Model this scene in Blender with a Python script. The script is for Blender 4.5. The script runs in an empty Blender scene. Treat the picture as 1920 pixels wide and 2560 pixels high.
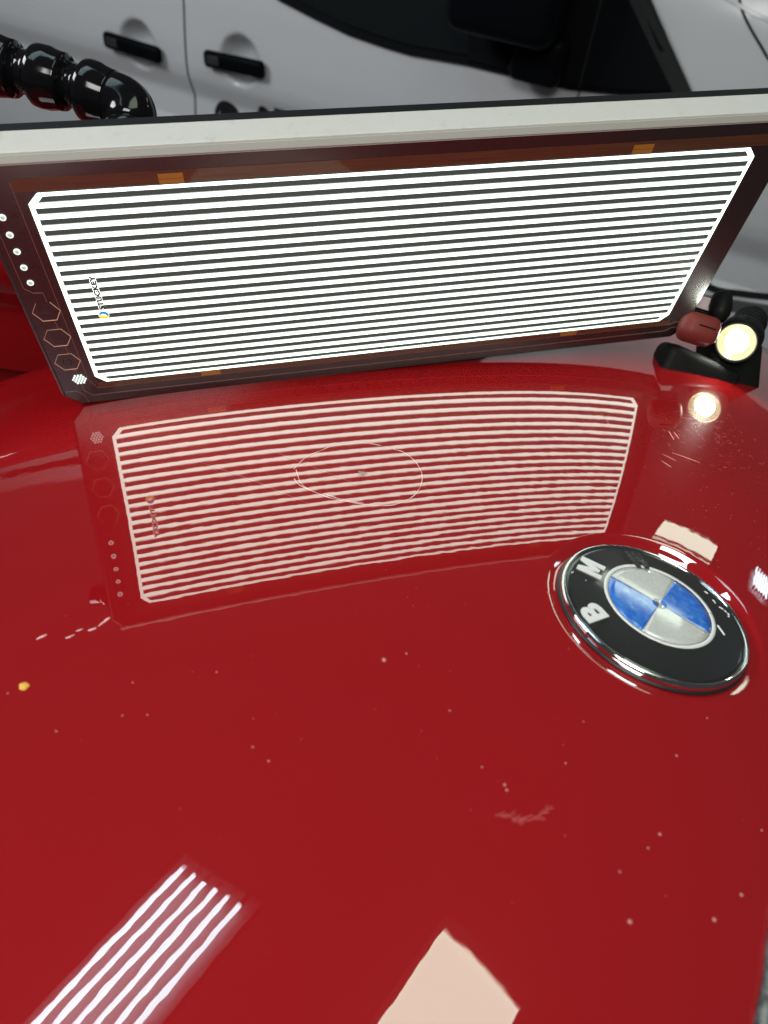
import bpy, bmesh, math, random
import numpy as np
from mathutils import Vector, Matrix
random.seed(7)
SC = bpy.context.scene
COL = SC.collection
H0 = 1.5                                             # camera height above the workshop floor
RW = np.array([[0.9894, 0.1455, 0.0], [0.1057, -0.7185, 0.6875], [0.1000, -0.6802, -0.7262]])
RW = np.linalg.qr(RW.T)[0].T * np.sign(np.diag(np.linalg.qr(RW.T)[1]))[:, None]

def W(p):                                            # survey frame (x right, y down, z forward) -> world
    return RW @ np.asarray(p, float) + np.array([0, 0, H0])
def D(p):
    return RW @ np.asarray(p, float)

# ------------------------------------------------------------------ camera, world, exposure
cam = bpy.data.cameras.new('camera'); co = bpy.data.objects.new('camera', cam); COL.objects.link(co)
cam.sensor_fit = 'VERTICAL'; cam.sensor_height = 36; cam.lens = 36 * 1790 / 2560
cam.clip_start = 0.01; cam.clip_end = 60
cam.dof.use_dof = True; cam.dof.focus_distance = 0.40; cam.dof.aperture_fstop = 10
co.matrix_world = Matrix([[RW[0, 0], -RW[0, 1], -RW[0, 2], 0], [RW[1, 0], -RW[1, 1], -RW[1, 2], 0],
                          [RW[2, 0], -RW[2, 1], -RW[2, 2], H0], [0, 0, 0, 1]])
SC.camera = co
w = bpy.data.worlds.new('World'); SC.world = w; w.use_nodes = True
bg = w.node_tree.nodes['Background']
bg.inputs['Color'].default_value = (0.045, 0.043, 0.045, 1); bg.inputs['Strength'].default_value = 1.0
SC.view_settings.view_transform = 'Standard'; SC.view_settings.look = 'None'
SC.view_settings.exposure = 0; SC.view_settings.gamma = 1
E_STRIPE = 2.9; E_TUBE = 7; E_PANEL = 4.1; E_TORCH = 80; E_SOFT = 13

def area(name, loc, tgt, sx, sy, power, colr=(1, 1, 1)):
    l = bpy.data.lights.new(name, 'AREA'); l.shape = 'RECTANGLE'; l.size = sx; l.size_y = sy
    l.energy = power; l.color = colr
    o = bpy.data.objects.new(name, l); COL.objects.link(o); o.location = loc
    o.rotation_euler = (Vector(tgt) - Vector(loc)).to_track_quat('-Z', 'Y').to_euler()
    return o
area('added_fill_lamp', (-0.15, -0.55, 2.25), (0.0, 0.25, 1.25), 0.6, 0.4, E_SOFT, (1, 0.97, 0.93))  # unseen fill added to light the bonnet, kept out of its reflections
area('added_fill_lamp', (-2.2, 0.5, 2.6), (-0.3, 2.0, 0.7), 1.2, 0.6, 38, (0.95, 0.98, 1))  # second unseen fill, added to brighten the van side

# ------------------------------------------------------------------ helpers
def mat(name, base=(0.5, 0.5, 0.5), rough=0.5, metal=0.0, spec=0.5, coat=0.0, coat_ior=1.5, coat_rough=0.02, emit=None, es=0.0):
    m = bpy.data.materials.new(name); m.use_nodes = True
    b = m.node_tree.nodes['Principled BSDF']
    b.inputs['Base Color'].default_value = (*base, 1); b.inputs['Roughness'].default_value = rough
    b.inputs['Metallic'].default_value = metal; b.inputs['Specular IOR Level'].default_value = spec
    b.inputs['Coat Weight'].default_value = coat; b.inputs['Coat IOR'].default_value = coat_ior
    b.inputs['Coat Roughness'].default_value = coat_rough
    if emit:
        b.inputs['Emission Color'].default_value = (*emit, 1); b.inputs['Emission Strength'].default_value = es
    return m
def nodes(m):
    return m.node_tree.nodes, m.node_tree.links, m.node_tree.nodes['Principled BSDF']
def noise(m, scale, detail=2, rough=0.5, vec='Object', stretch=None):
    n, l, b = nodes(m)
    tc = n.new('ShaderNodeTexCoord'); nz = n.new('ShaderNodeTexNoise')
    nz.inputs['Scale'].default_value = scale; nz.inputs['Detail'].default_value = detail; nz.inputs['Roughness'].default_value = rough
    if stretch:
        mp = n.new('ShaderNodeMapping'); mp.inputs['Scale'].default_value = stretch
        l.new(tc.outputs[vec], mp.inputs[0]); l.new(mp.outputs[0], nz.inputs['Vector'])
    else:
        l.new(tc.outputs[vec], nz.inputs['Vector'])
    return nz
def ramp(m, src, stops):
    n, l, b = nodes(m); r = n.new('ShaderNodeValToRGB')
    while len(r.color_ramp.elements) < len(stops): r.color_ramp.elements.new(0.5)
    for e, (p, c) in zip(r.color_ramp.elements, stops): e.position = p; e.color = (*c, 1)
    l.new(src, r.inputs[0]); return r.outputs[0]
def mesh_obj(name, verts, faces, m, parent=None, smooth=False, matrix=None):
    me = bpy.data.meshes.new(name); me.from_pydata([tuple(map(float, v)) for v in verts], [], faces); me.update()
    if smooth: me.polygons.foreach_set('use_smooth', [True] * len(me.polygons))
    if isinstance(m, (list, tuple)):
        for q in m: me.materials.append(q)
    elif m: me.materials.append(m)
    o = bpy.data.objects.new(name, me); COL.objects.link(o)
    if parent: o.parent = parent
    if matrix is not None: o.matrix_local = matrix
    return o
def bm_obj(name, bm, m, parent=None, smooth=False, matrix=None):
    bmesh.ops.recalc_face_normals(bm, faces=bm.faces)
    me = bpy.data.meshes.new(name); bm.to_mesh(me); bm.free(); me.materials.append(m)
    if smooth: me.polygons.foreach_set('use_smooth', [True] * len(me.polygons))
    o = bpy.data.objects.new(name, me); COL.objects.link(o)
    if parent: o.parent = parent
    if matrix is not None: o.matrix_local = matrix
    return o
def thing(name, label, cat, M4=None, group=None, kind=None):
    o = bpy.data.objects.new(name, None); COL.objects.link(o); o.empty_display_size = 0.02
    if M4 is not None: o.matrix_world = M4
    return tag(o, label, cat, group, kind)
def tag(o, label=None, cat=None, group=None, kind=None):
    if label: o['label'] = label
    if cat: o['category'] = cat
    if group: o['group'] = group
    if kind: o['kind'] = kind
    return o
def frame(o, x, y, z):
    return Matrix([[x[0], y[0], z[0], o[0]], [x[1], y[1], z[1], o[1]], [x[2], y[2], z[2], o[2]], [0, 0, 0, 1]])
def box(bm, c, s, bev=0.0, seg=2, M4=None):
    r = bmesh.ops.create_cube(bm, size=1.0)
    vs = r['verts']
    for v in vs: v.co = Vector((v.co.x * s[0] + c[0], v.co.y * s[1] + c[1], v.co.z * s[2] + c[2]))
    if bev > 0:
        ed = list({e for v in vs for e in v.link_edges})
        g = bmesh.ops.bevel(bm, geom=ed, offset=bev, segments=seg, profile=0.5, affect='EDGES')
        vs = list({v for f in g['faces'] for v in f.verts} | {v for v in vs if v.is_valid})
    if M4 is not None:
        bmesh.ops.transform(bm, matrix=M4, verts=[v for v in vs if v.is_valid])
    return vs
def prism(pts, z0, z1, bm=None):                     # polygon in xy extruded in z
    bm = bm or bmesh.new()
    a = [bm.verts.new((p[0], p[1], z0)) for p in pts]; b = [bm.verts.new((p[0], p[1], z1)) for p in pts]
    n = len(pts); bm.faces.new(a[::-1]); bm.faces.new(b)
    for i in range(n): bm.faces.new((a[i], a[(i + 1) % n], b[(i + 1) % n], b[i]))
    return bm
def ring_prism(outer, inner, z0, z1, bm=None):
    bm = bm or bmesh.new(); n = len(outer)
    v = [[bm.verts.new((p[0], p[1], z)) for p in P] for P in (outer, inner) for z in (z0, z1)]
    o0, o1, i0, i1 = v
    for i in range(n):
        j = (i + 1) % n
        bm.faces.new((o1[i], o1[j], i1[j], i1[i])); bm.faces.new((o0[j], o0[i], i0[i], i0[j]))
        bm.faces.new((o0[i], o0[j], o1[j], o1[i])); bm.faces.new((i0[j], i0[i], i1[i], i1[j]))
    return bm
def lathe(prof, seg=48, cap=True):                   # profile [(r,z)] about z
    bm = bmesh.new(); rings = []
    for r, z in prof:
        if r < 1e-6: rings.append([bm.verts.new((0, 0, z))])
        else: rings.append([bm.verts.new((r * math.cos(2 * math.pi * i / seg), r * math.sin(2 * math.pi * i / seg), z)) for i in range(seg)])
    for a, b in zip(rings, rings[1:]):
        for i in range(seg):
            j = (i + 1) % seg
            if len(a) == 1 and len(b) == 1: continue
            if len(a) == 1: bm.faces.new((a[0], b[i], b[j]))
            elif len(b) == 1: bm.faces.new((a[i], a[j], b[0]))
            else: bm.faces.new((a[i], a[j], b[j], b[i]))
    if cap:
        for r in (rings[0], rings[-1]):
            if len(r) > 2: bm.faces.new(r)
    return bm
def axis_m(p, d):                                    # matrix with z along d
    d = Vector(d).normalized(); return Matrix.Translation(Vector(p)) @ d.to_track_quat('Z', 'Y').to_matrix().to_4x4()
def tube(bm, pts, r, seg=8, closed=False):
    pts = [Vector(p) for p in pts]; n = len(pts); rings = []
    up = Vector((0.12, 0.31, 0.94)).normalized()
    for i, p in enumerate(pts):
        a = pts[i - 1] if (i > 0 or closed) else p; b = pts[(i + 1) % n] if (i < n - 1 or closed) else p
        t = (b - a).normalized(); x = t.cross(up)
        x = x.normalized() if x.length > 1e-5 else t.orthogonal().normalized()
        y = x.cross(t); rr = r[i] if isinstance(r, (list, tuple)) else r
        rings.append([bm.verts.new(p + (x * math.cos(2 * math.pi * k / seg) + y * math.sin(2 * math.pi * k / seg)) * rr) for k in range(seg)])
    for i in range(n if closed else n - 1):
        a, b = rings[i], rings[(i + 1) % n]
        for k in range(seg): bm.faces.new((a[k], a[(k + 1) % seg], b[(k + 1) % seg], b[k]))
    if not closed: bm.faces.new(rings[0][::-1]); bm.faces.new(rings[-1])
    return bm
def text_mesh(name, s, size, m, parent, M4, off=0.0, ext=0.0002, sx=1.0, sy=1.0):
    cu = bpy.data.curves.new(name, 'FONT'); cu.body = s; cu.size = size; cu.align_x = 'CENTER'; cu.align_y = 'CENTER'
    cu.extrude = ext; cu.offset = off; cu.resolution_u = 6
    t = bpy.data.objects.new(name, cu); COL.objects.link(t); bpy.context.view_layer.update()
    me = bpy.data.meshes.new_from_object(t.evaluated_get(bpy.context.evaluated_depsgraph_get()))
    bpy.data.objects.remove(t); bpy.data.curves.remove(cu)
    me.transform(Matrix.Diagonal((sx, sy, 1, 1))); me.materials.clear(); me.materials.append(m); me.name = name
    o = bpy.data.objects.new(name, me); COL.objects.link(o); o.parent = parent; o.matrix_local = M4
    if len(s) > 1: o['kind'] = 'stuff'
    return o

# ------------------------------------------------------------------ bonnet surface
EC = np.array([.1152, .0411, .3045]); EN = np.array([.2231, -.7714, -.596]); EN /= np.linalg.norm(EN)
E1 = np.array([1, 0, 0]) - EN[0] * EN; E1 /= np.linalg.norm(E1); E2 = np.cross(EN, E1)
if E2[2] < 0: E2 = -E2
KH = [0.0432, 0.054, -0.1738, 0.2297, -0.1213, -0.0687, 0.137, -0.1366, 0.0438, -0.0159, 0.0218, -0.0475, 0.0312, -0.0043]
TERMS = [(1, 0), (0, 1), (2, 0), (1, 1), (0, 2), (3, 0), (2, 1), (1, 2), (0, 3), (4, 0), (3, 1), (2, 2), (1, 3), (0, 4)]
S = 0.2
def hood_h(a, b):
    a = np.asarray(a, float); b = np.asarray(b, float)
    ac = np.clip(a, -.40, .20); bc = np.clip(b, -.19, .34); A = ac / S; B = bc / S
    h = sum(k * A**p * B**q for k, (p, q) in zip(KH, TERMS)) * S
    ha = sum(k * p * A**max(p - 1, 0) * B**q for k, (p, q) in zip(KH, TERMS))
    hb = sum(k * q * A**p * B**max(q - 1, 0) for k, (p, q) in zip(KH, TERMS))
    da = a - ac; db = b - bc
    return h + ha * da + hb * db - 0.9 * da**2 - 0.5 * db**2
REC_IN, REC_OUT, REC_Z = .0425, .0485, -.0042
def hood_full(a, b):
    h = hood_h(a, b); rho = np.hypot(a, b)
    t = np.clip((rho - REC_IN) / (REC_OUT - REC_IN), 0, 1); t = t * t * (3 - 2 * t)
    return REC_Z * (1 - t) + h * t
def hp(a, b, off=0.0):                               # bonnet-local point
    return (a, b, float(hood_full(a, b)) + off)
CAR_M = frame(W(EC), D(E1), D(E2), D(EN))
# E1,E2,EN handedness: mirror-safe check
HAND = np.sign(np.dot(np.cross(E1, E2), EN))

paint = mat('red_paint', (0.27, 0.0045, 0.0065), 0.25, spec=0.02, coat=1.0, coat_ior=2.15, coat_rough=0.012)
n, l, b = nodes(paint)
n1 = noise(paint, 220, 0.4); n2 = noise(paint, 90, 0.0)
add = n.new('ShaderNodeMath'); add.operation = 'MULTIPLY_ADD'; add.inputs[1].default_value = 0.6
l.new(n2.outputs['Fac'], add.inputs[0]); l.new(n1.outputs['Fac'], add.inputs[2])
nz3 = noise(paint, 14, 6, 0.6)
l.new(ramp(paint, nz3.outputs['Fac'], [(0.35, (.004,) * 3), (0.75, (.018,) * 3)]), b.inputs['Coat Roughness'])
bp = n.new('ShaderNodeBump'); bp.inputs['Strength'].default_value = 1.0; bp.inputs['Distance'].default_value = 0.8e-5
l.new(add.outputs[0], bp.inputs['Height']); l.new(bp.outputs[0], b.inputs['Coat Normal'])
chrome = mat('chrome', (0.82, 0.83, 0.84), 0.06, 1.0)
gasket = mat('black_rubber', (0.012, 0.012, 0.013), 0.35)

car = thing('red_car', 'glossy red car bonnet with a round badge filling the lower photo', 'car', CAR_M)
# polar grid round the badge so that the recess is finely cut
rings = [.0, .02, .036, .040] + list(np.arange(.0415, .0505, .0004)); r = rings[-1]; st = .0004
while r < 1.0:
    st = min(st * 1.10, 0.02 * r + .0006); r += st; rings.append(r)
rings = np.array(rings) ; rmaxp = rings[-1]
NT = 560; th = np.arange(NT) * 2 * math.pi / NT
LIM = (-.80, .33, -.50, .62)
def rmax(t):
    c_, s_ = math.cos(t), math.sin(t); o = 9
    if c_ > 1e-9: o = min(o, LIM[1] / c_)
    if c_ < -1e-9: o = min(o, LIM[0] / c_)
    if s_ > 1e-9: o = min(o, LIM[3] / s_)
    if s_ < -1e-9: o = min(o, LIM[2] / s_)
    return o
RM = np.array([rmax(t) for t in th])
V = [(0, 0, REC_Z)]; F = []
for ri in rings[1:]:
    rr = np.where(ri <= .0505, ri, .0505 + (ri - .0505) / (rmaxp - .0505) * (RM - .0505))
    a_ = rr * np.cos(th); b_ = rr * np.sin(th); h_ = hood_full(a_, b_)
    V += list(zip(a_, b_, h_))
NR = len(rings) - 1
for i in range(NT): F.append((0, 1 + i, 1 + (i + 1) % NT))
for k in range(NR - 1):
    o0 = 1 + k * NT; o1 = o0 + NT
    for i in range(NT):
        j = (i + 1) % NT; F.append((o0 + i, o1 + i, o1 + j, o0 + j))
o0 = 1 + (NR - 1) * NT; o1 = len(V)                 # folded rim so the sheet has depth
V += [(v[0] * 1.002, v[1] * 1.002, v[2] - .03) for v in V[o0:o0 + NT]]
for i in range(NT):
    j = (i + 1) % NT; F.append((o0 + i, o1 + i, o1 + j, o0 + j))
if HAND < 0: F = [f[::-1] for f in F]
bonnet = mesh_obj('bonnet', V, F, paint, car, True)

# wing of the same car beyond the bonnet's far left edge
FEN = [(.53, 1.06), (.525, 1.12), (.515, 1.145), (.50, 1.16), (.485, 1.18), (.474, 1.20), (.470, 1.212), (.474, 1.226), (.486, 1.238), (.505, 1.246), (.53, 1.250), (.55, 1.246), (.56, 1.2), (.56, 1.0)]
cols = np.linspace(-1.3, -.17, 24); V = []; F = []
CI = np.array(CAR_M.inverted())
for i, (fy, fz) in enumerate(FEN):
    for fx in cols:
        V.append(tuple((CI @ np.array([fx, fy + .10 * (fx + .3)**2, fz - .03 * (fx + .3)**2, 1]))[:3]))
for i in range(len(FEN) - 1):
    for j in range(23): F.append((i * 24 + j, i * 24 + j + 1, (i + 1) * 24 + j + 1, (i + 1) * 24 + j))
wing = mesh_obj('front_wing', V, F, paint, car, True)
sub = wing.modifiers.new('smooth', 'SUBSURF'); sub.levels = 2; sub.render_levels = 2

# ------------------------------------------------------------------ badge
EMB = Matrix.Identity(4)
black_enamel = mat('black_enamel', (0.012, 0.012, 0.013), 0.3, coat=1.0, coat_ior=1.6, coat_rough=0.03)
n, l, b = nodes(black_enamel); nz = noise(black_enamel, 400, 4)
l.new(ramp(black_enamel, nz.outputs['Fac'], [(0.3, (0.02,) * 3), (0.7, (0.07,) * 3)]), b.inputs['Coat Roughness'])
silver = mat('silver_enamel', (0.50, 0.51, 0.50), 0.42, 0.15, coat=1.0, coat_ior=1.8, coat_rough=0.05)
n, l, b = nodes(silver); nz = noise(silver, 900, 6, 0.7)
l.new(ramp(silver, nz.outputs['Fac'], [(0.3, (0.50, 0.51, 0.49)), (0.7, (0.66, 0.67, 0.64))]), b.inputs['Base Color'])
blue = mat('worn_blue_enamel', (0.02, 0.13, 0.55), 0.4, coat=1.0, coat_ior=1.8, coat_rough=0.06)
n, l, b = nodes(blue); nz = noise(blue, 210, 10, 0.72)
l.new(ramp(blue, nz.outputs['Fac'], [(0.38, (0.008, 0.09, 0.48)), (0.50, (0.016, 0.15, 0.58)), (0.58, (0.07, 0.22, 0.60)), (0.66, (0.36, 0.42, 0.46))]), b.inputs['Base Color'])
letter_m = mat('brushed_silver', (0.72, 0.72, 0.71), 0.4, 0.1)
emblem = mesh_obj('emblem', [], [], None, car)
DOME_R = 0.30                                        # the lens of the badge is slightly domed
def dome(x, y): return -0.0002 + 0.0005 * (1 - (x * x + y * y) / .0385**2)
prof = [(.0405 * 0.0, dome(0, 0))] + [(q, dome(q, 0)) for q in np.linspace(.002, .0391, 24)] + [(.0391, -.0035), (0, -.0035)]
me = bpy.data.meshes.new('emblem'); bmx = lathe(prof, 96, False); bmesh.ops.recalc_face_normals(bmx, faces=bmx.faces)
bmx.to_mesh(me); bmx.free(); me.materials.append(black_enamel); me.polygons.foreach_set('use_smooth', [True] * len(me.polygons)); emblem.data = me
bm_obj('rim', lathe([(.0390, -.0034), (.0390, -.0004), (.0393, .0001), (.0398, .0004), (.0404, .0003), (.0409, -.0004), (.0411, -.0012), (.0411, -.0030)], 128, False), chrome, emblem, True)
bm_obj('gasket', lathe([(.0375, -.0041), (.0418, -.0041), (.0420, -.0036), (.0418, -.0029), (.0406, -.0028), (.0375, -.0030)], 96, False), gasket, emblem, True)
RC = (.0030, .0032)                                  # roundel centre as seen through the lens
def patch(name, fn, m, nr, na, zoff):                # polar patch laid on the dome
    vs, fs = [], []
    for i in range(nr + 1):
        for j in range(na + 1):
            x, y = fn(i / nr, j / na); vs.append((x, y, dome(x, y) + zoff))
    for i in range(nr):
        for j in range(na):
            q = i * (na + 1) + j; fs.append((q, q + na + 1, q + na + 2, q + 1))
    bm = bmesh.new(); me_ = bpy.data.meshes.new('t'); me_.from_pydata(vs, [], fs); bm.from_mesh(me_); bpy.data.meshes.remove(me_)
    ex = bmesh.ops.extrude_face_region(bm, geom=bm.faces[:])
    for v in ex['geom']:
        if isinstance(v, bmesh.types.BMVert): v.co.z += .00012
    bmesh.ops.recalc_face_normals(bm, faces=bm.faces)
    return bm_obj(name, bm, m, emblem, True)
ROUND = .0247; QR = .0229; A0 = math.radians(144)
def polar(r0, r1, t0, t1):
    def f(u, v):
        rr = r0 + (r1 - r0) * u; t = t0 + (t1 - t0) * v
        return RC[0] + rr * math.cos(t), RC[1] + rr * math.sin(t)
    return f
patch('roundel_ring', polar(QR + .0001, ROUND, 0, 2 * math.pi), letter_m, 2, 96, .0001)
for q in range(4):
    t0 = A0 + q * math.pi / 2 + .015; t1 = A0 + (q + 1) * math.pi / 2 - .015
    patch('quadrant', polar(.0006, QR - .0002, t0, t1), blue if q % 2 == 0 else silver, 8, 24, .0001)
crm = mat('roundel_lines', (0.6, 0.6, 0.58), 0.4, 0.4)
for q in range(4):
    t = A0 + q * math.pi / 2; c_, s_ = math.cos(t), math.sin(t)
    patch('roundel_line', lambda u, v, c_=c_, s_=s_: (RC[0] + c_ * QR * u - s_ * .0007 * (v - .5), RC[1] + s_ * QR * u + c_ * .0007 * (v - .5)), crm, 8, 1, .00004)
worn_glare_m = mat('worn_glare_letter', (0.3, 0.3, 0.3), 0.4, 0.1, coat=1.0)  # W darkened in its colour, for wear and for the glare hiding it
n, l, b = nodes(worn_glare_m); nz = noise(worn_glare_m, 700, 5, .7)
l.new(ramp(worn_glare_m, nz.outputs['Fac'], [(0.52, (0.012, 0.012, 0.013)), (0.72, (0.22, 0.22, 0.215))]), b.inputs['Base Color'])
LETTER = {'M': [(0, 0), (0, 1), (.27, 1), (.5, .5), (.73, 1), (1, 1), (1, 0), (.75, 0), (.75, .55), (.57, .15), (.43, .15), (.25, .55), (.25, 0)],
          'W': [(0, 1), (.2, 1), (.31, .45), (.42, 1), (.58, 1), (.69, .45), (.8, 1), (1, 1), (.82, 0), (.6, 0), (.5, .5), (.4, 0), (.18, 0)]}
for ch, ang in (('B', 197), ('M', 141), ('W', 87)):
    t = math.radians(ang); rr = .0312; x, y = rr * math.cos(t), rr * math.sin(t)
    # slope of the dome there
    M4 = Matrix.Translation((x, y, dome(x, y) + .00025)) @ Matrix.Rotation(t - math.pi / 2 + .2, 4, 'Z') @ Matrix.Rotation(-math.atan(0.0010 * rr / .0385**2), 4, 'X')
    if ch == 'B': text_mesh('letter', ch, .0160, letter_m, emblem, M4, off=.00060, ext=.0003, sx=1.0, sy=.92)
    else: bm_obj('letter', prism([((px - .5) * .0100, (py - .5) * .0112) for px, py in LETTER[ch]], -.0003, .0003), letter_m if ch == 'M' else worn_glare_m, emblem, False, M4)
chipm = mat('chipped_silver', (0.75, 0.76, 0.75), 0.4, 0.2)
for (x, y, dx, dy) in [(.0298, .0175, .0012, -.0012), (.0318, .0125, .0007, -.0012), (.0334, .0085, .0016, -.0012), (.0352, .0068, .0007, -.0010), (.0361, .0053, .0006, -.0012), (.0357, .0036, .0003, -.0008), (.0322, .0108, .0003, -.0003), (-.0335, .0150, -.0012, -.0010), (-.0290, .0105, .0003, .0002)]:
    chips = bmesh.new(); tube(chips, [(x, y, dome(x, y)), (x + dx * .5, y + dy * .5 + .0001, dome(x, y) + .0001), (x + dx, y + dy, dome(x + dx, y + dy))], .00026, 6); bm_obj('paint_chip', chips, chipm, emblem)
sl = bmesh.new(); tube(sl, [(.0276, -.0040, dome(.0276, -.004)), (.0283, -.0070, dome(.0283, -.007)), (.0287, -.0092, dome(.0287, -.0092))], .0004, 6)
bm_obj('paint_chip', sl, chipm, emblem)

# ------------------------------------------------------------------ marks on the bonnet
ink = mat('pale_scratch', (0.85, 0.62, 0.60), 0.5)
CIRC = [(-.1588, .0954), (-.1545, .0801), (-.1458, .0714), (-.1368, .0661), (-.1197, .0612), (-.1086, .0624), (-.0990, .0714), (-.0945, .0873), (-.0964, .1022), (-.1024, .1142), (-.1080, .1180)]
CIRC2 = [(-.1150, .1225), (-.1252, .1252), (-.1404, .1217), (-.1469, .1166), (-.1537, .1101), (-.1575, .1026), (-.1600, .0960)]
def smooth_path(P, n=8):
    P = [np.array(p, float) for p in P]; out = []
    Q = [2 * P[0] - P[1]] + P + [2 * P[-1] - P[-2]]
    for i in range(1, len(Q) - 2):
        for k in range(n):
            t = k / n
            out.append(.5 * ((2 * Q[i]) + (-Q[i - 1] + Q[i + 1]) * t + (2 * Q[i - 1] - 5 * Q[i] + 4 * Q[i + 1] - Q[i + 2]) * t * t + (-Q[i - 1] + 3 * Q[i] - 3 * Q[i + 1] + Q[i + 2]) * t**3))
    out.append(P[-1]); return out
bm = bmesh.new()
for P in (CIRC, CIRC2, [(-.1420, .0705), (-.1330, .0655), (-.1240, .0632)], [(-.1590, .0860), (-.1560, .0800), (-.1500, .0745)]):
    sp = smooth_path(P); tube(bm, [hp(*q, 0.00001) for q in sp], [.00014 + .00006 * math.sin(i * .7) for i in range(len(sp))], 6)
tag(bm_obj('scribed_circle', bm, ink, car), kind='stuff')
bm = bmesh.new()
for i in range(26):
    t = random.uniform(0, 6.28); q = random.uniform(.0010, .0038); ca, cb = -.1245 + random.gauss(0, .0008), .0914 + random.gauss(0, .0007)
    tube(bm, [hp(ca, cb, 0), hp(ca + .5 * q * math.cos(t), cb + .5 * q * math.sin(t), .00008), hp(ca + q * math.cos(t), cb + q * math.sin(t), 0)], .00012, 5)
tag(bm_obj('dent_mark', bm, mat('grey_dent', (0.35, 0.22, 0.20), 0.5), car), kind='stuff')
def streak(bm, pts, wd):
    sp = smooth_path(pts, 5); m_ = len(sp)
    tube(bm, [hp(*q, 0.00004) for q in sp], [wd * (0.25 + .75 * math.sin(math.pi * (i + .3) / (m_))) for i in range(m_)], 6)
pinkm = mat('chipped_paint', (0.80, 0.45, 0.50), 0.45)
bm = bmesh.new()
for P, wd in (([(-.2448, -.0290), (-.2432, -.0278), (-.2417, -.0266)], .00042), ([(-.2340, -.0288), (-.2328, -.0284), (-.2312, -.0270)], .00030), ([(-.2313, -.0252), (-.2300, -.0246), (-.2290, -.0240)], .00026),
              ([(-.2268, -.0250), (-.2256, -.0246), (-.2240, -.0236)], .00038), ([(-.2236, -.0228), (-.2226, -.0210), (-.2207, -.0185)], .00034), ([(-.2222, -.0198), (-.2206, -.0179)], .00040)):
    bm = bmesh.new(); streak(bm, P, wd); bm_obj('scratch', bm, pinkm, car)
bm = bmesh.new()
for k in range(60):
    t = k / 59; ca = -.0795 + .0175 * t; cb = -.0965 - .002 * math.sin(math.pi * t) + .004 * t * t
    ca += random.gauss(0, .0005); cb += random.gauss(0, .0004) * (1.6 - t); an = random.uniform(-.2, .7); q = random.uniform(.0008, .0030)
    streak(bm, [(ca, cb), (ca + q * math.cos(an), cb + q * math.sin(an))], random.uniform(.00004, .00011))
SCUFF = bm_obj('scuff', bm, mat('pale_scuff', (0.46, 0.10, 0.10), 0.5), car)
bm = bmesh.new()
for P, wd in (([(.0442, .1290), (.0505, .1231)], .00018), ([(.0512, .1319), (.0655, .1248)], .0002), ([(.0585, .1588), (.0580, .1481)], .00018), ([(.0615, .1586), (.0621, .1505)], .00016), ([(.0411, .1210), (.0450, .1152)], .0002),
              ([(-.175, .118), (-.150, .098), (-.128, .081)], .00004), ([(-.21, .105), (-.18, .085), (-.15, .062)], .00004), ([(.02, .175), (.022, .160)], .0001)):
    streak(bm, P, wd)
for k in range(150):                                 # wash swirls round the small lamp's reflection
    t = random.uniform(0, 6.28); q = random.uniform(.006, .05); ca = .083 + q * math.cos(t) * .8; cb = .165 + q * math.sin(t)
    an = t + math.pi / 2 + random.gauss(0, .5); d_ = random.uniform(.0006, .004)
    streak(bm, [(ca, cb), (ca + d_ * math.cos(an), cb + d_ * math.sin(an))], random.uniform(.000015, .00004))
tag(bm_obj('fine_scratches', bm, mat('fine_scratch', (0.62, 0.30, 0.28), 0.35), car), kind='stuff'); tag(SCUFF, kind='stuff')

SP = [(-.1068, -.0355, 1.0), (-.1151, -.0391, 2.2), (-.0923, -.0602, .8), (-.0759, -.0866, 1.2), (-.0754, -.0883, 1.2), (-.0247, -.0968, 1.2), (-.0412, -.1233, 1.6), (-.0116, -.1193, 1.5), (.0010, -.1109, 1.3),
      (.0070, -.0509, .8), (-.0107, -.0684, .9), (-.0440, -.0599, .6), (-.2027, -.0515, .8), (-.2022, -.0660, .8), (-.1940, -.0657, .7), (-.1574, -.0779, .8), (-.1517, -.0829, .9), (-.1745, -.0467, .8),
      (-.0537, -.0768, .8), (-.2445, -.0554, .8), (-.2219, -.0721, .8), (-.0829, -.0811, .7), (-.0301, -.1017, .9), (.0163, -.0894, .8), (-.0416, -.1099, .8), (-.046, .003, 1.3)]
for k in range(150):
    SP.append((random.uniform(-.25, .1), random.uniform(-.14, .17), random.uniform(.12, .42)))
for k in range(110):
    SP.append((random.gauss(.055, .03), random.gauss(.11, .04), random.uniform(.15, .5)))
bm = bmesh.new()
for (a_, b_, q) in SP:
    if math.hypot(a_, b_) < .05 and q < 1.2: continue
    M4 = Matrix.Translation(hp(a_, b_, 0)) @ Matrix.Diagonal((q * random.uniform(.8, 1.2) * .00052, q * .00052, q * .00022, 1))
    bmesh.ops.create_icosphere(bm, subdivisions=1, radius=1.0, matrix=M4)
dust = bm_obj('dust_specks', bm, mat('pale_dust', (0.50, 0.21, 0.18), 0.8), None, True)
dust.matrix_world = CAR_M; tag(dust, 'pale dust specks scattered over the red bonnet', 'dust', kind='stuff')
bm = bmesh.new(); bmesh.ops.create_icosphere(bm, subdivisions=3, radius=1.0)
for v in bm.verts: v.co = Vector((v.co.x * .0017 * (1 + .15 * math.sin(v.co.y * 5)), v.co.y * .0017, v.co.z * .0006))
fleck = bm_obj('yellow_fleck', bm, mat('yellow_fleck', (0.72, 0.42, 0.06), 0.6), None, True)
fleck.matrix_world = CAR_M @ Matrix.Translation(hp(-.2400, -.0526, .0003)); tag(fleck, 'small yellow fleck lying on the bonnet near its left edge', 'fleck')

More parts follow.
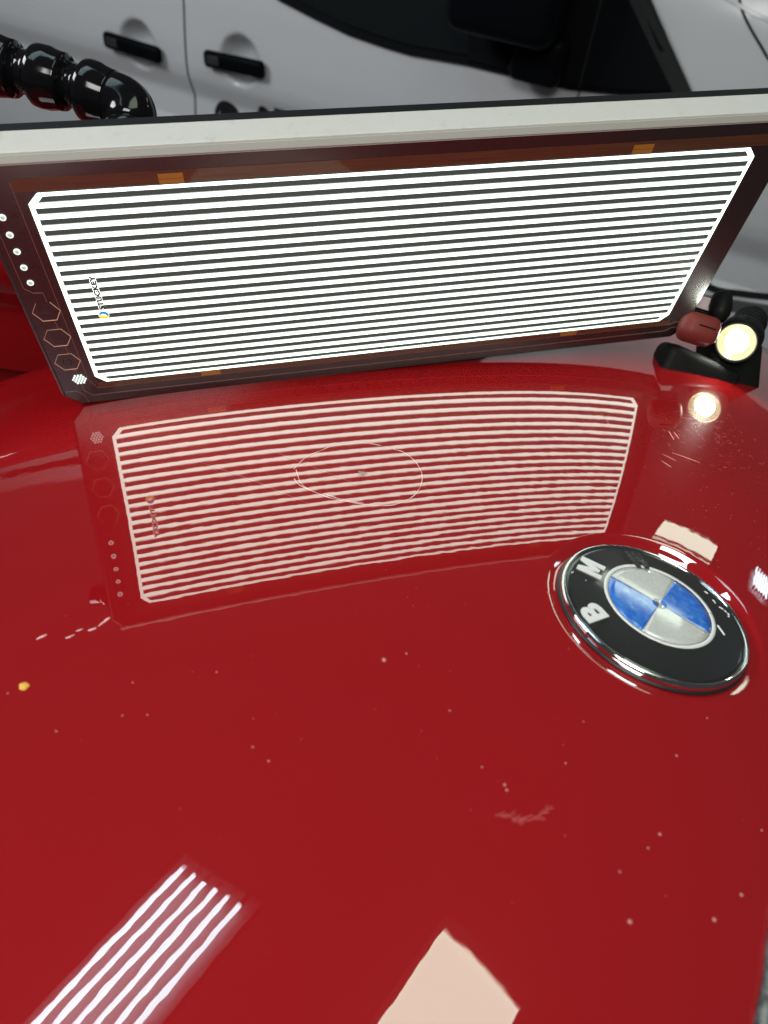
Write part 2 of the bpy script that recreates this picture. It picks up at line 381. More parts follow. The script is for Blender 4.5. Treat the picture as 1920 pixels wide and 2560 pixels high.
# grille surround at the nose
gm = mat('grey_grille', (0.16, 0.17, 0.18), 0.35, 0.7)
n, l, b = nodes(gm); nz = noise(gm, 300, 5, .7)
l.new(ramp(gm, nz.outputs['Fac'], [(0.3, (0.05, 0.055, 0.06)), (0.7, (0.30, 0.31, 0.32))]), b.inputs['Base Color'])
bm = bmesh.new()
pth = [(.024, -.095), (.0145, -.1080), (.0072, -.1210), (.0012, -.1330), (-.0048, -.1430), (-.0100, -.154), (-.014, -.170)]
rows = []
for (a_, b_) in smooth_path(pth, 6):
    rows.append([bm.verts.new(hp(a_ + q, b_ - q * .4, dz)) for q, dz in ((.0, -.004), (.0, .0016), (.0008, .0024), (.004, .0030), (.012, .0026), (.020, .0012), (.0205, -.004))])
for r0, r1 in zip(rows, rows[1:]):
    for i in range(6): bm.faces.new((r0[i], r0[i + 1], r1[i + 1], r1[i]))
bm_obj('grille_surround', bm, gm, car, True)

# ------------------------------------------------------------------ inspection light
PO = np.array([-.1687, -.1493, .3359]); PU = np.array([.9732, -.1464, .1773]); PV = np.array([-.0745, .5289, .8454])
PU /= np.linalg.norm(PU); PV -= (PV @ PU) * PU; PV /= np.linalg.norm(PV); PF = -np.cross(PU, PV)
PW, PH = .39158, .12974
lamp = thing('inspection_light', 'lit striped lamp panel in a maroon frame with white top rail', 'lamp', frame(W(PO), D(PU), -D(PV), D(PF)))
white_pl = mat('white_frame', (0.72, 0.72, 0.69), 0.45)
n, l, b = nodes(white_pl); nz = noise(white_pl, 120, 8, .75)
l.new(ramp(white_pl, nz.outputs['Fac'], [(0.25, (0.40, 0.39, 0.35)), (0.42, (0.50, 0.495, 0.47)), (0.9, (0.53, 0.525, 0.50))]), b.inputs['Base Color'])
black_pl = mat('black_plastic', (0.008, 0.008, 0.009), 0.4)
bezel_m = mat('maroon_bezel', (0.030, 0.016, 0.017), 0.6, spec=0.02, coat=1.0, coat_ior=1.75, coat_rough=0.20)
brown_m = mat('brown_backing', (0.085, 0.028, 0.014), 0.4, coat=1.0, coat_rough=0.03)
n, l, b = nodes(brown_m); nz = noise(brown_m, 25, 5, .6, stretch=(1, 45, 1))
l.new(ramp(brown_m, nz.outputs['Fac'], [(0.3, (0.065, 0.020, 0.013)), (0.7, (0.13, 0.045, 0.016))]), b.inputs['Base Color'])
amber_m = mat('amber_tab', (0.42, 0.17, 0.018), 0.45, coat=1.0, coat_rough=0.05)
film_m = mat('dark_film', (0.016, 0.019, 0.018), 0.4, coat=0.15, spec=0.2, emit=(0.80, 1.0, 0.90), es=0.055)
lit_m = mat('lit_stripe', (0.8, 0.8, 0.8), 0.6, emit=(0.78, 1.0, 0.86), es=E_STRIPE)
n, l, b = nodes(lit_m); tc = n.new('ShaderNodeTexCoord'); sp = n.new('ShaderNodeSeparateXYZ'); l.new(tc.outputs['Generated'], sp.inputs[0])
pr = ramp(lit_m, sp.outputs['Y'], [(0, (.45,) * 3), (.07, (1,) * 3), (.70, (1,) * 3), (.88, (.30,) * 3), (1.0, (.05,) * 3)])
mu = n.new('ShaderNodeMath'); mu.operation = 'MULTIPLY'; mu.inputs[1].default_value = E_STRIPE
l.new(pr, mu.inputs[0]); l.new(mu.outputs[0], b.inputs['Emission Strength'])
line_m = mat('copper_line', (0.36, 0.17, 0.14), 0.4, 0.1)
copper_m = mat('bright_copper', (0.80, 0.48, 0.36), 0.4, 0.1)
def Y(v): return -v
def rrect(x0, x1, y0, y1, ch):
    return [(x0 + ch, y0), (x1 - ch, y0), (x1, y0 + ch), (x1, y1 - ch), (x1 - ch, y1), (x0 + ch, y1), (x0, y1 - ch), (x0, y0 + ch)]
XL, XR, YT, YB = -.0212, .4115, .0148, -.1475
bez = bm_obj('bezel', prism(rrect(XL, XR, YB, YT, .008), -.004, -.0004), bezel_m, lamp)
# white housing with a chamfered lip, black back cover
bm = bmesh.new()
def lip(o): return rrect(XL - o, XR + o, YB - o, YT + o, .008 + o * .4)
lv = [(.0001, -.0003), (.0020, -.0033), (.0028, -.0036), (.0030, -.0046), (.0030, -.0205)]
R_ = [[bm.verts.new((p[0], p[1], z)) for p in lip(o)] for o, z in lv]
for r0, r1 in zip(R_, R_[1:]):
    for i in range(8): bm.faces.new((r0[i], r0[(i + 1) % 8], r1[(i + 1) % 8], r1[i]))
bm.faces.new(R_[-1])
bm_obj('housing', bm, mat('maroon_housing', (0.03, 0.012, 0.013), 0.4), lamp)
bm = bmesh.new()
sec = [(YT - .0006, -.0001), (YT + .0002, -.0001), (YT + .0022, -.0033), (YT + .0031, -.0036), (YT + .0034, -.0046), (YT + .0034, -.0207), (YT - .0006, -.0207)]
ends = [[bm.verts.new((x, y, z)) for y, z in sec] for x in (XL + .004, XR - .004)]
bm.faces.new(ends[0]); bm.faces.new(ends[1][::-1])
for i in range(7): bm.faces.new((ends[0][i], ends[0][(i + 1) % 7], ends[1][(i + 1) % 7], ends[1][i]))
bm_obj('top_rail', bm, white_pl, lamp)
lip_m = mat('shaded_rail_lip', (0.27, 0.25, 0.225), 0.5)  # shade on the chamfer put into a darker copy of the rail colour
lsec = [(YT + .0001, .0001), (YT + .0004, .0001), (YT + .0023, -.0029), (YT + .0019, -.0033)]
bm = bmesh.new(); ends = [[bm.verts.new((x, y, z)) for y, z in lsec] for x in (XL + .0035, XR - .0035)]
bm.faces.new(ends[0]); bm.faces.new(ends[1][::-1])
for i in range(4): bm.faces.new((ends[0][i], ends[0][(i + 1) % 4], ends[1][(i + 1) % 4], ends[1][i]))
bm_obj('shaded_rail_lip', bm, lip_m, lamp)
bm = prism(lip(.0034), -.0268, -.0208); bm_obj('back_cover', bm, black_pl, lamp)
# brown strips beside the lit field
def plate(name, x0, x1, y0, y1, z0, z1, m, parent=lamp):
    return bm_obj(name, prism([(x0, y0), (x1, y0), (x1, y1), (x0, y1)], z0, z1), m, parent)
plate('backing_strip', -.004, PW + .006, .0006, .0072, -.0006, -.00015, brown_m)
plate('backing_strip', -.0005, PW + .004, -.1345, -.1305, -.0006, -.00015, brown_m)
for x0, x1, y0, y1 in ((.0617, .0735, .0006, .0056), (.3120, .3240, .0006, .0056), (.0631, .0752, -.1342, -.1306), (.3110, .3230, -.1342, -.1306)):
    t_ = plate('amber_tab', x0, x1, y0, y1, -.0004, .00005, amber_m)
    plate('tab_seam', x0, x1, (y0 + y1) / 2 - .0001, (y0 + y1) / 2 + .0001, -.0003, .00008, brown_m, t_)
# lit field
film = bm_obj('film', prism(rrect(0, PW, -PH, 0, .0055), -.001, 0.0), film_m, lamp)
bw, bh = .0022, .0019
edge_m = mat('lit_edge', (0.8, 0.8, 0.8), 0.6, emit=(0.80, 1.0, 0.86), es=E_STRIPE * .85)
border = bm_obj('lit_border', ring_prism(rrect(0, PW, -PH, 0, .0055), rrect(bw, PW - bw, -PH + bh, -bh, .0052), .00002, .00012), edge_m, film)
p_ = .0475 * PH; dk = .0235 * PH
for kk in range(20):
    y1 = -(bh + dk + kk * p_); y0 = y1 - (p_ - dk)
    plate('light_stripe', bw - .0002, PW - bw + .0002, y0, y1, .00001, .00010, lit_m, film)
# printed logo
outl = mat('logo_outline', (0.8, 0.8, 0.8), 0.6, emit=(0.90, 1.0, 0.93), es=1.3)
logo_dark = mat('logo_grey', (0.03, 0.04, 0.04), 0.6)
ML = Matrix.Translation((.0173, -.0612, .00016)) @ Matrix.Rotation(math.pi / 2, 4, 'Z')
text_mesh('logo_outline', 'STUCKEY', .0042, outl, film, ML, off=.0005, ext=.00003, sx=1.30, sy=.90)
text_mesh('logo', 'STUCKEY', .0042, logo_dark, film, Matrix.Translation((0, 0, .00007)) @ ML, off=.00020, ext=.00003, sx=1.30, sy=.90)
cb = (.0169, -.0767)
def disc_pts(cx, cy, r_, t0, t1, k=20): return [(cx + r_ * math.cos(t0 + (t1 - t0) * i / k), cy + r_ * math.sin(t0 + (t1 - t0) * i / k)) for i in range(k + 1)]
bm_obj('logo_ball', prism(disc_pts(*cb, .0029, 0, 2 * math.pi * .97), .00014, .0002), mat('logo_white', (0.8, 0.8, 0.78), 0.6, emit=(0.95, 1, 0.95), es=.9), film)
def swoosh(t0, sgn):
    o = disc_pts(*cb, .0026, t0, t0 + math.pi); i_ = disc_pts(cb[0] - .0010 * math.cos(t0 + math.pi / 2), cb[1] - .0010 * math.sin(t0 + math.pi / 2), .0019, t0 + .25, t0 + math.pi - .25)
    return o + i_[::-1]
bm_obj('logo_swoosh', prism(swoosh(math.radians(-20), 1), .00021, .00027), mat('logo_blue', (0.02, 0.22, 0.55), 0.5, emit=(0.03, 0.3, 0.8), es=.5), film)
bm_obj('logo_swoosh', prism(swoosh(math.radians(160), 1), .00021, .00027), mat('logo_yellow', (0.8, 0.6, 0.02), 0.5, emit=(1, 0.78, 0.02), es=.7), film)
# control strip: dots, hexagon buttons, traces, dot cluster
dot_m = mat('white_dot', (0.62, 0.70, 0.66), 0.4, emit=(0.85, 1, 0.95), es=0.8)
dot_c = mat('dot_centre', (0.45, 0.55, 0.52), 0.4, emit=(0.6, 0.8, 0.75), es=0.35)
dim_m = mat('dim_print', (0.028, 0.010, 0.012), 0.5)
for kk in range(5):
    y = -(.0117 + .0098 * kk)
    d_ = bm_obj('indicator_light', prism(disc_pts(-.0138, y, .0017, 0, 6.0, 19), -.0005, .00015), dot_m, lamp)
    bm_obj('indicator_centre', prism(disc_pts(-.0138, y, .0010, 0, 6.0, 19), .00016, .0002), dot_c, d_)
    text_mesh('level_mark', str(100 - 20 * kk), .0030, dim_m, lamp, Matrix.Translation((-.0085, y, -.00035)), ext=.00004)
HEXA = [180, 120, 60, 0, -60, -120]
for kk, vc in enumerate((.0711, .0906, .1101)):
    P = [(-.0120 + .0073 * math.cos(math.radians(q)), -vc + .0073 * math.sin(math.radians(q))) for q in HEXA]
    hb = bm_obj('hexagon_button', prism([(-.0120 + (x + .0120) * .93, -vc + (y + vc) * .93) for x, y in P], -.0005, -.00025), bezel_m, lamp)
    bm = bmesh.new()
    for i in range(6):
        if i == 1 and kk == 0: continue
        tube(bm, [(*P[i], -.0002), (*P[(i + 1) % 6], -.0002)], .00024 if i in (3, 4, 5, 2) else .00014, 6)
    bm_obj('hexagon_outline', bm, copper_m if kk < 3 else line_m, hb)
    bm = bmesh.new()
    if kk == 2:
        tube(bm, [(-.0120 + .0024 * math.cos(t), -vc + .0024 * math.sin(t), -.0002) for t in np.linspace(2.0, 7.4, 22)], .00016, 5)
        tube(bm, [(-.0120, -vc + .0006, -.0002), (-.0120, -vc + .0030, -.0002)], .00016, 5)
    else:
        for q in range(4):
            wdt = .0030 - .0007 * q; yy = -vc - .0012 + .0009 * q
            tube(bm, [(-.0120 - wdt, yy, -.0002), (-.0120 + wdt * .6, yy, -.0002)], .00014, 5)
        if kk == 1: tube(bm, [(-.0152, -vc + .0022, -.0002), (-.0105, -vc - .0022, -.0002)], .00014, 5)
    tag(bm_obj('button_symbol', bm, dim_m, hb), kind='stuff')
def trace(pts, r_=.00012):
    bm = bmesh.new(); P = [(u, -v, -.00036) for u, v in pts]
    for q0, q1 in zip(P, P[1:]): tube(bm, [q0, q1], r_, 6)
    bm_obj('trace_line', bm, line_m, lamp)
trace([(-.0046, -.006), (-.0046, .1268), (-.0011, .1349), (.3965, .1349), (.4005, .1330), (.4109, .1330)])
trace([(-.0183, -.008), (-.0183, .0544), (-.0145, .0579), (-.0099, .0581), (-.0097, .0647)])
trace([(-.0098, .0775), (-.0097, .0840)]); trace([(-.0097, .0970), (-.0097, .1037)]); trace([(-.0097, .1165), (-.0097, .1212)])
trace([(-.0097, .1300), (-.0095, .1362), (-.0057, .1410), (.3958, .1410), (.4000, .1385), (.4109, .1385)])
trace([(-.0205, .1357), (-.0137, .1357), (-.0099, .1414), (-.0096, .1470)])
for i in range(-2, 3):
    for j in range(5 - abs(i)):
        x = -.0095 + (j - (4 - abs(i)) / 2) * .0018; y = -.1256 + i * .0016
        bm_obj('speaker_hole', prism(disc_pts(x, y, .00068, 0, 5.6, 11), -.0005, .00005), dot_m, lamp)

# ------------------------------------------------------------------ jointed hose that holds the panel
hose_m = mat('black_gloss_hose', (0.004, 0.004, 0.005), 0.10, spec=0.35)
hose = thing('jointed_hose', 'glossy black jointed hose arm fixed to the back of the lamp panel', 'hose arm', Matrix.Translation(Vector(W((-.1327, -.2005, .375)))))
HB = Vector(W((-.1327, -.2005, .375)))
def hpnt(p): return Vector(W(p)) - HB
Bp, Cp, S1, J1, S2, J2, S3 = [hpnt(p) for p in ((-.1327, -.1975, .375), (-.1322, -.2133, .375), (-.1534, -.2196, .375), (-.1666, -.2249, .375), (-.1772, -.2286, .375), (-.1932, -.2317, .375), (-.2064, -.2340, .375))]
bm = lathe([(.0155, -.008), (.0160, -.001), (.0158, .0018), (.0145, .0030), (.0120, .0034)], 40)
bm_obj('flange', bm, hose_m, hose, True, axis_m(Bp, Cp - Bp))
d0 = (Cp - Bp).normalized(); d1 = (S1 - Cp).normalized()
path = [Bp + d0 * .002, Bp + d0 * .008]
for k in range(9):
    t = k / 8; a_ = Cp - d0 * .007; c2 = Cp + d1 * .008
    path.append(a_ * (1 - t)**2 + Cp * 2 * t * (1 - t) + c2 * t * t)
path += [Cp + d1 * .014]
bm = bmesh.new(); tube(bm, path, .0133, 40); bm_obj('elbow', bm, hose_m, hose, True)
def bell(p0, p1, name='socket'):
    d = p1 - p0; L = d.length
    pr = [(.0100, -.001), (.0136, .0), (.0138, .001), (.0141, .004), (.0150, .30 * L), (.0152, .50 * L), (.0148, .60 * L), (.0140, .64 * L), (.0128, .66 * L), (.0112, .72 * L), (.0107, .80 * L), (.0107, L + .004)]
    return bm_obj(name, lathe(pr, 44), hose_m, hose, True, axis_m(p0, d))
bell(Cp + d1 * .010, J1 + (S1 - J1).normalized() * .0015)
bell(J1, J2 + (S2 - J2).normalized() * .002)
bell(J2, J2 + (J2 - J1) * 1.05)
bell(J2 + (J2 - J1) * 1.0, J2 + (J2 - J1) * 2.0)

# ------------------------------------------------------------------ small lamp and its holder
TP = np.array([.2535, -.1220, .5150]); to_cam = -TP / np.linalg.norm(TP); to_h = np.array([.2124, -.0688, .474]) - TP; to_h /= np.linalg.norm(to_h)
ta = to_cam * .62 + to_h * .38 + np.array([-.05, .02, 0]); ta /= np.linalg.norm(ta)
TM = axis_m(W(TP), D(ta))
torch = thing('torch', 'small black torch with a glowing round lens shining at the bonnet', 'torch', TM)
dark_m = mat('matt_black', (0.005, 0.0055, 0.005), 0.6, spec=0.15)
n, l, b = nodes(dark_m); nz = noise(dark_m, 300, 6, .7)
l.new(ramp(dark_m, nz.outputs['Fac'], [(0.35, (.4,) * 3), (0.7, (.8,) * 3)]), b.inputs['Roughness'])
yel = mat('glowing_reflector', (0.8, 0.8, 0.5), 0.15, 0.9, emit=(0.95, 1.0, 0.48), es=0.8)
bm_obj('head', lathe([(.0128, -.001), (.0136, .0012), (.0150, .0010), (.0158, -.002), (.0160, -.020), (.0135, -.026), (.0120, -.030), (.0120, -.075), (.0105, -.078), (0, -.078)], 48, False), dark_m, torch, True)
bm_obj('reflector', lathe([(.0078, -.0022), (.0090, -.0014), (.0098, -.0016), (.0106, -.0008), (.0118, -.0004), (.0128, .0004), (.0130, .0)], 48, False), yel, torch, True)
bm_obj('bulb', lathe([(.0, -.0004), (.0040, -.0006), (.0066, -.0013), (.0078, -.0026), (0, -.0090)], 32, False), mat('bulb_light', (1, 1, 1), 0.4, emit=(0.95, 1.0, 0.90), es=E_TORCH), torch, True)
for k in range(4):
    bm_obj('grip_ring', lathe([(.0121, -.036 - k * .009), (.0130, -.037 - k * .009), (.0130, -.041 - k * .009), (.0121, -.042 - k * .009)], 40, False), dark_m, torch, True)
holder = thing('lamp_holder', 'black magnetic holder with a red knob between panel and torch', 'holder', Matrix.Translation(Vector(W((.2271, -.1058, .505)))))
HO = np.array([.2271, -.1058, .505])
def hl(p): return Vector(D(np.asarray(p) - HO))
red_pl = mat('red_plastic', (0.17, 0.026, 0.022), 0.5, spec=0.25)
grey_pl = mat('grey_plastic', (0.48, 0.38, 0.39), 0.5)
def rot_box(c, s, bev, ax, name, m, smooth=True):
    bm = bmesh.new(); box(bm, (0, 0, 0), s, bev, 3)
    x = Vector(D(ax[0])).normalized(); y = Vector(D(ax[1])); y = (y - x * y.dot(x)).normalized(); z = x.cross(y)
    return bm_obj(name, bm, m, holder, smooth, Matrix.Translation(hl(c)) @ Matrix([[x[0], y[0], z[0], 0], [x[1], y[1], z[1], 0], [x[2], y[2], z[2], 0], [0, 0, 0, 1]]))
rot_box((.2320, -.1035, .540), (.060, .030, .032), .006, ((.90, .36, .1), (-.36, .9, .3)), 'base_block', dark_m)
rot_box((.2600, -.1050, .5435), (.042, .052, .028), .006, ((.95, .1, .2), (0, 1, 0)), 'base_block', dark_m)
rot_box((.2195, -.1275, .500), (.026, .019, .020), .006, ((.95, .28, .05), (-.28, .95, 0)), 'knob', red_pl)
rot_box((.2215, -.1265, .4898), (.012, .0008, .0010), .0003, ((.95, .28, .05), (-.28, .95, 0)), 'knob_seam', dark_m)
rot_box((.2345, -.1520, .530), (.022, .012, .014), .002, ((.95, .28, .05), (-.28, .95, 0)), 'clip', grey_pl)
for q in (-.003, .0, .003): rot_box((.2345 - .003, -.1455 + q * .6, .5215), (.022, .0009, .002), .0003, ((.95, .28, .05), (-.28, .95, 0)), 'clip_rib', dark_m)
bm = lathe([(0, -.012), (.0045, -.011), (.0072, -.006), (.0080, .0), (.0070, .008), (.0050, .0105), (0, .0115)], 32)
bm_obj('rubber_tip', bm, dark_m, holder, True, Matrix.Translation(hl((.2445, -.1490, .520))) @ Vector(D((.25, -.95, .2))).to_track_quat('Z', 'Y').to_matrix().to_4x4())

# ------------------------------------------------------------------ white van behind
yaw = math.radians(20); VT = np.array([math.cos(yaw), -math.sin(yaw), 0]); VN = np.array([math.sin(yaw), math.cos(yaw), 0])
VP = W(np.array([(590 - 960) / 1790, (156 - 1280) / 1790, 1.0]) * 2.0)
van = thing('white_van', 'white van with black door handles and black wing mirror parked behind', 'van', frame((VP[0], VP[1], 0), VT, VN, (0, 0, 1)))
vanp = mat('white_van_paint', (0.52, 0.53, 0.55), 0.5, coat=0.6, coat_rough=0.16)
glass = mat('dark_glass', (0.006, 0.009, 0.010), 0.08, spec=0.5)
trim = mat('black_trim', (0.003, 0.0035, 0.005), 0.45, spec=0.04)
seal = mat('dark_seal', (0.016, 0.016, 0.017), 0.5, spec=0.1)
def vprof(z):
    zz = [.30, .36, .45, .60, .700, .735, .790, .82, .87, 1.00, 1.05, 1.20, 1.60, 1.85]
    yy = [.08, .03, .010, .008, .020, .024, .000, -.004, -.002, .012, .020, .050, .18, .30]
    return np.interp(z, zz, yy)
CUPS = [(-.340, .836), (.012, .866)]
def vy(x, z):
    y = float(vprof(z)); y = .25 * (2 * y + float(vprof(z - .008)) + float(vprof(z + .008)))
    for cx, cz in CUPS:
        q = ((x - cx)**2 + (z - cz)**2) / .062**2
        if q < 1: y += .055 * (1 - q)**0.8
    y += .10 * max(0, x - 1.25)**2
    return y
xs = sorted(set(list(np.arange(-2.6, -.62, .06)) + list(np.arange(-.62, .20, .008)) + list(np.arange(.20, 1.26, .03)) + list(np.arange(1.26, 1.9, .03)) ))
zs = sorted(set(list(np.arange(.30, .66, .03)) + list(np.arange(.66, .96, .008)) + list(np.arange(.96, 1.86, .03))))
def vtop(x): return float(np.interp(x, [1.22, 1.44], [1.85, 1.26]))
def vz(x, z): return z if z < .96 else .96 + (z - .96) * (vtop(x) - .96) / (zs[-1] - .96)
V = [(x, vy(x, vz(x, z)), vz(x, z)) for z in zs for x in xs]; F = []
nx = len(xs)
for j in range(len(zs) - 1):
    for i in range(nx - 1): F.append((j * nx + i, j * nx + i + 1, (j + 1) * nx + i + 1, (j + 1) * nx + i))
nt = len(V); V += [(x, 1.7, vtop(x)) for x in xs]; nb = len(V); V += [(x, 1.7, .30) for x in xs]; tp = (len(zs) - 1) * nx
for i in range(nx - 1):
    F += [(tp + i, tp + i + 1, nt + i + 1, nt + i), (nt + i, nt + i + 1, nb + i + 1, nb + i), (nb + i, nb + i + 1, i + 1, i)]
F.append(tuple([j * nx for j in range(len(zs))] + [nt, nb])[::-1]); F.append(tuple([j * nx + nx - 1 for j in range(len(zs))] + [nt + nx - 1, nb + nx - 1]))
bodyo = mesh_obj('body', V, F, vanp, van, True)
def van_sheet(name, outline, m, off=-.006, thick=.004, parent=van, smooth=False):
    bm = bmesh.new()
    a_ = [bm.verts.new((x, vy(x, z) + off, z)) for x, z in outline]; b_ = [bm.verts.new((x, vy(x, z) + off + thick, z)) for x, z in outline]
    k = len(outline); bm.faces.new(a_); bm.faces.new(b_[::-1])
    for i in range(k): bm.faces.new((a_[i], b_[i], b_[(i + 1) % k], a_[(i + 1) % k]))
    bmesh.ops.triangulate(bm, faces=bm.faces[:]); return bm_obj(name, bm, m, parent, smooth)
low = [(.05, 1.075), (.131, 1.029), (.241, 1.009), (.343, .993), (.449, .986), (.519, .984), (.671, .993), (.780, .994), (.931, .996), (1.06, 1.012), (1.190, 1.037)]
def up_(pts, d): return [(x, z + d) for x, z in pts]
van_sheet('window_seal', low + [(1.10, 1.14), (.98, 1.24), (.60, 1.50), (.05, 1.50)], trim, -.010, .012)
van_sheet('window', up_(low[:7], .022) + [(.60, 1.45), (.07, 1.45)], glass, -.014, .003)
van_sheet('quarter_panel', up_(low[6:], .012) + [(1.10, 1.12), (.955, 1.235), (.640, 1.45)], trim, -.016, .006)
van_sheet('shut_line', [(.955, 1.005), (.958, 1.005), (.945, 1.24), (.941, 1.24)], mat('gap_black', (.002, .002, .002), .8), -.0175, .003)
van_sheet('pillar_trim', [(1.165, 1.040), (1.206, 1.044), (1.035, 1.200), (.90, 1.33), (.87, 1.32), (.985, 1.200)], seal, -.020, .012)
def strip(name, pts, wd, m, off=-.004):
    P = smooth_path(pts, 6); L, R = [], []
    for i, p in enumerate(P):
        d = P[min(i + 1, len(P) - 1)] - P[max(i - 1, 0)]; d /= np.linalg.norm(d); nrm = np.array([-d[1], d[0]]); L.append(tuple(p + nrm * wd / 2)); R.append(tuple(p - nrm * wd / 2))
    bm = bmesh.new(); rows = [[bm.verts.new((x, vy(x, z) + o, z)) for (x, z), o in ((l_, 0.002), (l_, off), (r_, off), (r_, .002))] for l_, r_ in zip(L, R)]
    for r0, r1 in zip(rows, rows[1:]):
        for i in range(3): bm.faces.new((r0[i], r0[i + 1], r1[i + 1], r1[i]))
    return bm_obj(name, bm, m, van)
strip('shut_line', [(1.205, 1.26), (1.219, 1.224), (1.238, 1.200), (1.265, 1.177), (1.303, 1.149), (1.327, 1.132), (1.40, 1.09)], .005, seal, -.0015)
strip('shut_line', [(-.168, .66), (-.1685, .74), (-.168, .85), (-.169, .98), (-.170, 1.3)], .005, seal, -.0012)
strip('shut_line', [(.955, .90), (.956, .95), (.957, 1.0)], .004, seal, -.0012)
strip('crease', [(1.168, 1.225), (1.20, 1.216), (1.245, 1.205), (1.296, 1.195), (1.38, 1.18)], .006, vanp, -.004)
strip('arch_gap', [(1.376, .700), (1.385, .665), (1.401, .648), (1.434, .641), (1.490, .649), (1.554, .660), (1.70, .69)], .016, gasket, -.003)
grey_bumper = mat('grey_bumper', (0.10, 0.10, 0.10), 0.6)
van_sheet('front_bumper', [(1.30, .33), (1.85, .33), (1.85, .665), (1.70, .655), (1.554, .640), (1.46, .628), (1.40, .62), (1.33, .60)], grey_bumper, -.010, .010)
van_sheet('added_side_pane', [(-2.3, 1.16), (-.30, 1.16), (-.30, 1.72), (-2.3, 1.72)], glass, -.008, .006)  # unseen dark pane added so the bonnet mirrors no pale bodywork here
# wing mirror
bm = bmesh.new(); box(bm, (.780, -.10, 1.195), (.25, .14, .21), .035, 4)
bm_obj('wing_mirror', bm, trim, van, True)
bm = bmesh.new()
A_ = [(.82, -.10, 1.07), (.93, -.06, 1.075), (.915, -.012, 1.000), (.800, -.012, .995)]
box(bm, (.860, -.045, 1.055), (.12, .07, .10), .02, 3)
bm_obj('mirror_arm', bm, trim, van, True)
bm = bmesh.new(); tube(bm, [(.815, -.045, 1.075), (.800, -.03, 1.045), (.790, -.020, 1.012)], .008, 8)
bm_obj('mirror_edge', bm, seal, van, True)
# door handles
for (cx, cz), tilt in zip(CUPS, (-.02, .05)):
    L = .098 if cx > -.1 else .101
    bm = bmesh.new(); box(bm, (0, 0, 0), (2 * L, .026, .043), .0125, 4)
    h_ = bm_obj('door_handle', bm, trim, van, True, Matrix.Translation((cx - .005, float(vprof(cz)) - .018, cz - .004)) @ Matrix.Rotation(tilt, 4, 'Y').inverted())
    bm = bmesh.new(); box(bm, (-L + .035, -.0125, .001), (.040, .003, .022), .0012, 2); bm_obj('lock_cover', bm, mat('satin_black', (.03, .03, .03), .3), h_, True)
# door sticker and lettering
stick = mat('black_sticker', (0.006, 0.006, 0.008), 0.4)
def flat(name, pts, m, off):
    return van_sheet(name, pts, m, off, .0012)
flat('round_sticker', [(-.052 + .046 * math.cos(t), .700 + .046 * math.sin(t)) for t in np.linspace(0, 6.2, 40)], stick, -.0022)
wh = mat('white_print', (.7, .7, .72), .5)
arch = [(-.052 + .028 * math.cos(t), .706 + .028 * math.sin(t)) for t in np.linspace(0, math.pi, 16)] + [(-.080, .665), (-.024, .665)]
flat('sticker_arch', arch, wh, -.0036)
flat('sticker_arch', [(-.066, .668), (-.038, .668), (-.038, .712), (-.066, .712)], stick, -.0050)
flat('letter', [(.078 + .024 * math.cos(t), .730 + .034 * math.sin(t)) for t in np.linspace(0, 6.2, 30)], stick, -.0022)
flat('letter', [(.118, .700), (.128, .700), (.128, .760), (.158, .760), (.158, .770), (.118, .770)], stick, -.0022)

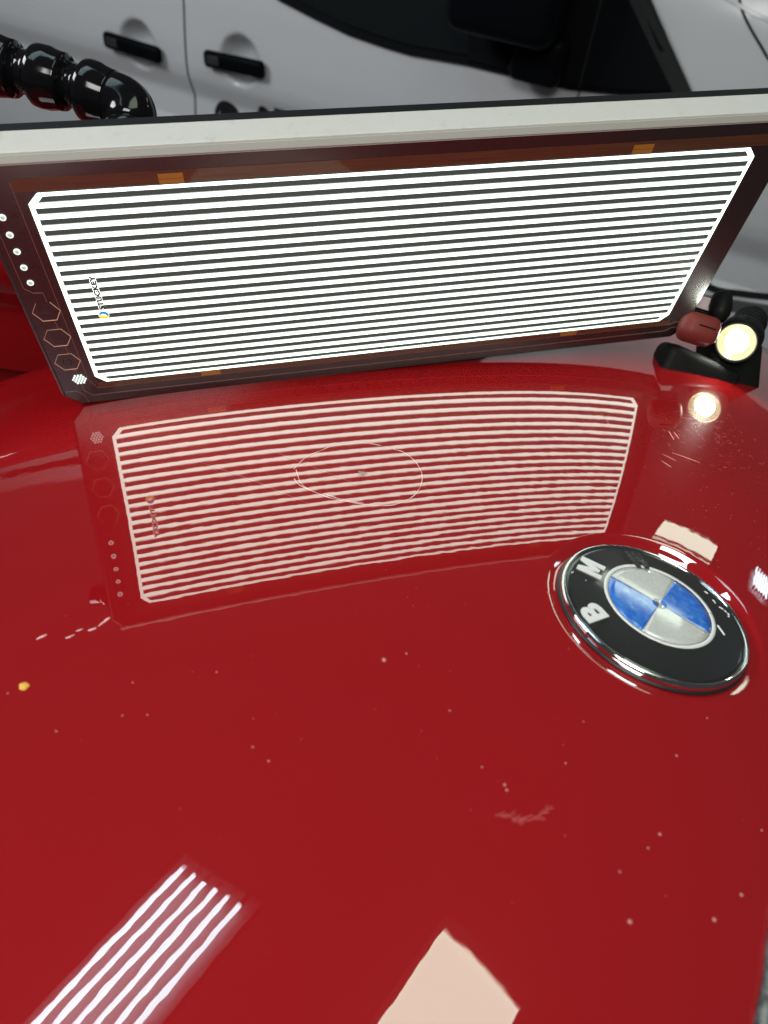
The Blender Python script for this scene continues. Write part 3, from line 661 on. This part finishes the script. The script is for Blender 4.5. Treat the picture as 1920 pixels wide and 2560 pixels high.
# ------------------------------------------------------------------ floor and ceiling lights (seen mirrored in the paint)
flm = mat('concrete', (0.17, 0.165, 0.16), 0.55)
n, l, b = nodes(flm); nz = noise(flm, 3, 10, .7)
l.new(ramp(flm, nz.outputs['Fac'], [(0.3, (0.10, 0.098, 0.095)), (0.7, (0.22, 0.215, 0.21))]), b.inputs['Base Color'])
fl = mesh_obj('floor', [(-8, -6, 0), (8, -6, 0), (8, 10, 0), (-8, 10, 0)], [(0, 1, 2, 3)], flm); tag(fl, kind='structure')
housing = mat('lamp_housing', (0.25, 0.25, 0.26), 0.5)
tube_m = mat('tube_light', (1, 1, 1), 0.4, emit=(0.66, 0.92, 1.0), es=E_TUBE)
panel_m = mat('panel_light', (1, 1, 1), 0.4, emit=(0.84, 1.0, 0.80), es=E_PANEL)
ZC = 2.95
def tube_fitting(tip0, tip1, direc, L, label):
    t0 = np.array([*tip0, ZC]); t1 = np.array([*tip1, ZC]); ac = t1 - t0; wd = np.linalg.norm(ac); ax = ac / wd
    dy = np.array([*direc, 0]); dy -= (dy @ ax) * ax * .6; dy /= np.linalg.norm(dy); zz = np.cross(ax, dy)
    o = thing('tube_light', label, 'ceiling light', Matrix.Translation(Vector(t0)), 'six tube fittings on the ceiling')
    bm = bmesh.new()
    P = [-ax * .07 - dy * .05, ax * (wd + .07) - dy * .05, ax * (wd + .07) + dy * (L + .05), -ax * .07 + dy * (L + .05)]
    a_ = [bm.verts.new(tuple(p + np.array([0, 0, .035]))) for p in P]; b_ = [bm.verts.new(tuple(p + np.array([0, 0, .09]))) for p in P]
    bm.faces.new(a_); bm.faces.new(b_)
    for i in range(4): bm.faces.new((a_[i], a_[(i + 1) % 4], b_[(i + 1) % 4], b_[i]))
    bm_obj('housing', bm, housing, o)
    for k in range(6):
        p = ax * wd * k / 5; bm = bmesh.new(); tube(bm, [p, p + dy * L], .0125, 12); bm_obj('tube', bm, tube_m, o, True)
        
        for q0 in (p - dy * .03, p + dy * L):
            bm = bmesh.new(); tube(bm, [q0, q0 + dy * .03], .014, 10); bm_obj('tube_cap', bm, housing, o)
tube_fitting((-.6567, 1.1261), (-.3461, .9407), (-.41, -.91), 1.2, 'six tube ceiling fitting mirrored at the lower left of the bonnet')
tube_fitting((3.08, 3.50), (3.26, 3.40), (-.41, -.91), .38, 'six tube ceiling fitting mirrored as a sliver right of the badge')
def led_panel(A_, B_, L, label):
    A3 = np.array([*A_, ZC]); ax = np.array([*B_, ZC]) - A3; wd = np.linalg.norm(ax); ax /= wd; dy = np.array([ax[1], -ax[0], 0])
    if dy[1] > 0: dy = -dy
    o = thing('ceiling_panel', label, 'ceiling light', Matrix.Translation(Vector(A3)), 'warm light panels on the ceiling')
    def q(x, y, z): return tuple(ax * x + dy * y + np.array([0, 0, z]))
    bm = bmesh.new(); v = [bm.verts.new(q(*p, 0)) for p in ((0, 0), (wd, 0), (wd, L), (0, L))]; bm.faces.new(v)
    ex = bmesh.ops.extrude_face_region(bm, geom=bm.faces[:])
    for g in ex['geom']:
        if isinstance(g, bmesh.types.BMVert): g.co.z += .01
    bm_obj('diffuser', bm, panel_m, o)
    e = .035; O_ = [(-e, -e), (wd + e, -e), (wd + e, L + e), (-e, L + e)]; I_ = [(-.001, -.001), (wd + .001, -.001), (wd + .001, L + .001), (-.001, L + .001)]
    bm = bmesh.new(); vs = [[bm.verts.new(q(*p, z)) for p in P] for P, z in ((O_, -.012), (I_, -.012), (I_, .02), (O_, .02))]
    for r0, r1 in zip(vs, vs[1:] + vs[:1]):
        for i in range(4): bm.faces.new((r0[i], r0[(i + 1) % 4], r1[(i + 1) % 4], r1[i]))
    bm_obj('frame', bm, mat('panel_frame', (.55, .5, .48), .5), o)
led_panel((.5273, .7326), (.9867, .4359), 1.15, 'warm ceiling panel mirrored at the bottom of the bonnet')
led_panel((1.745, 3.597), (2.307, 3.274), -.45, 'warm ceiling panel mirrored just above the badge')
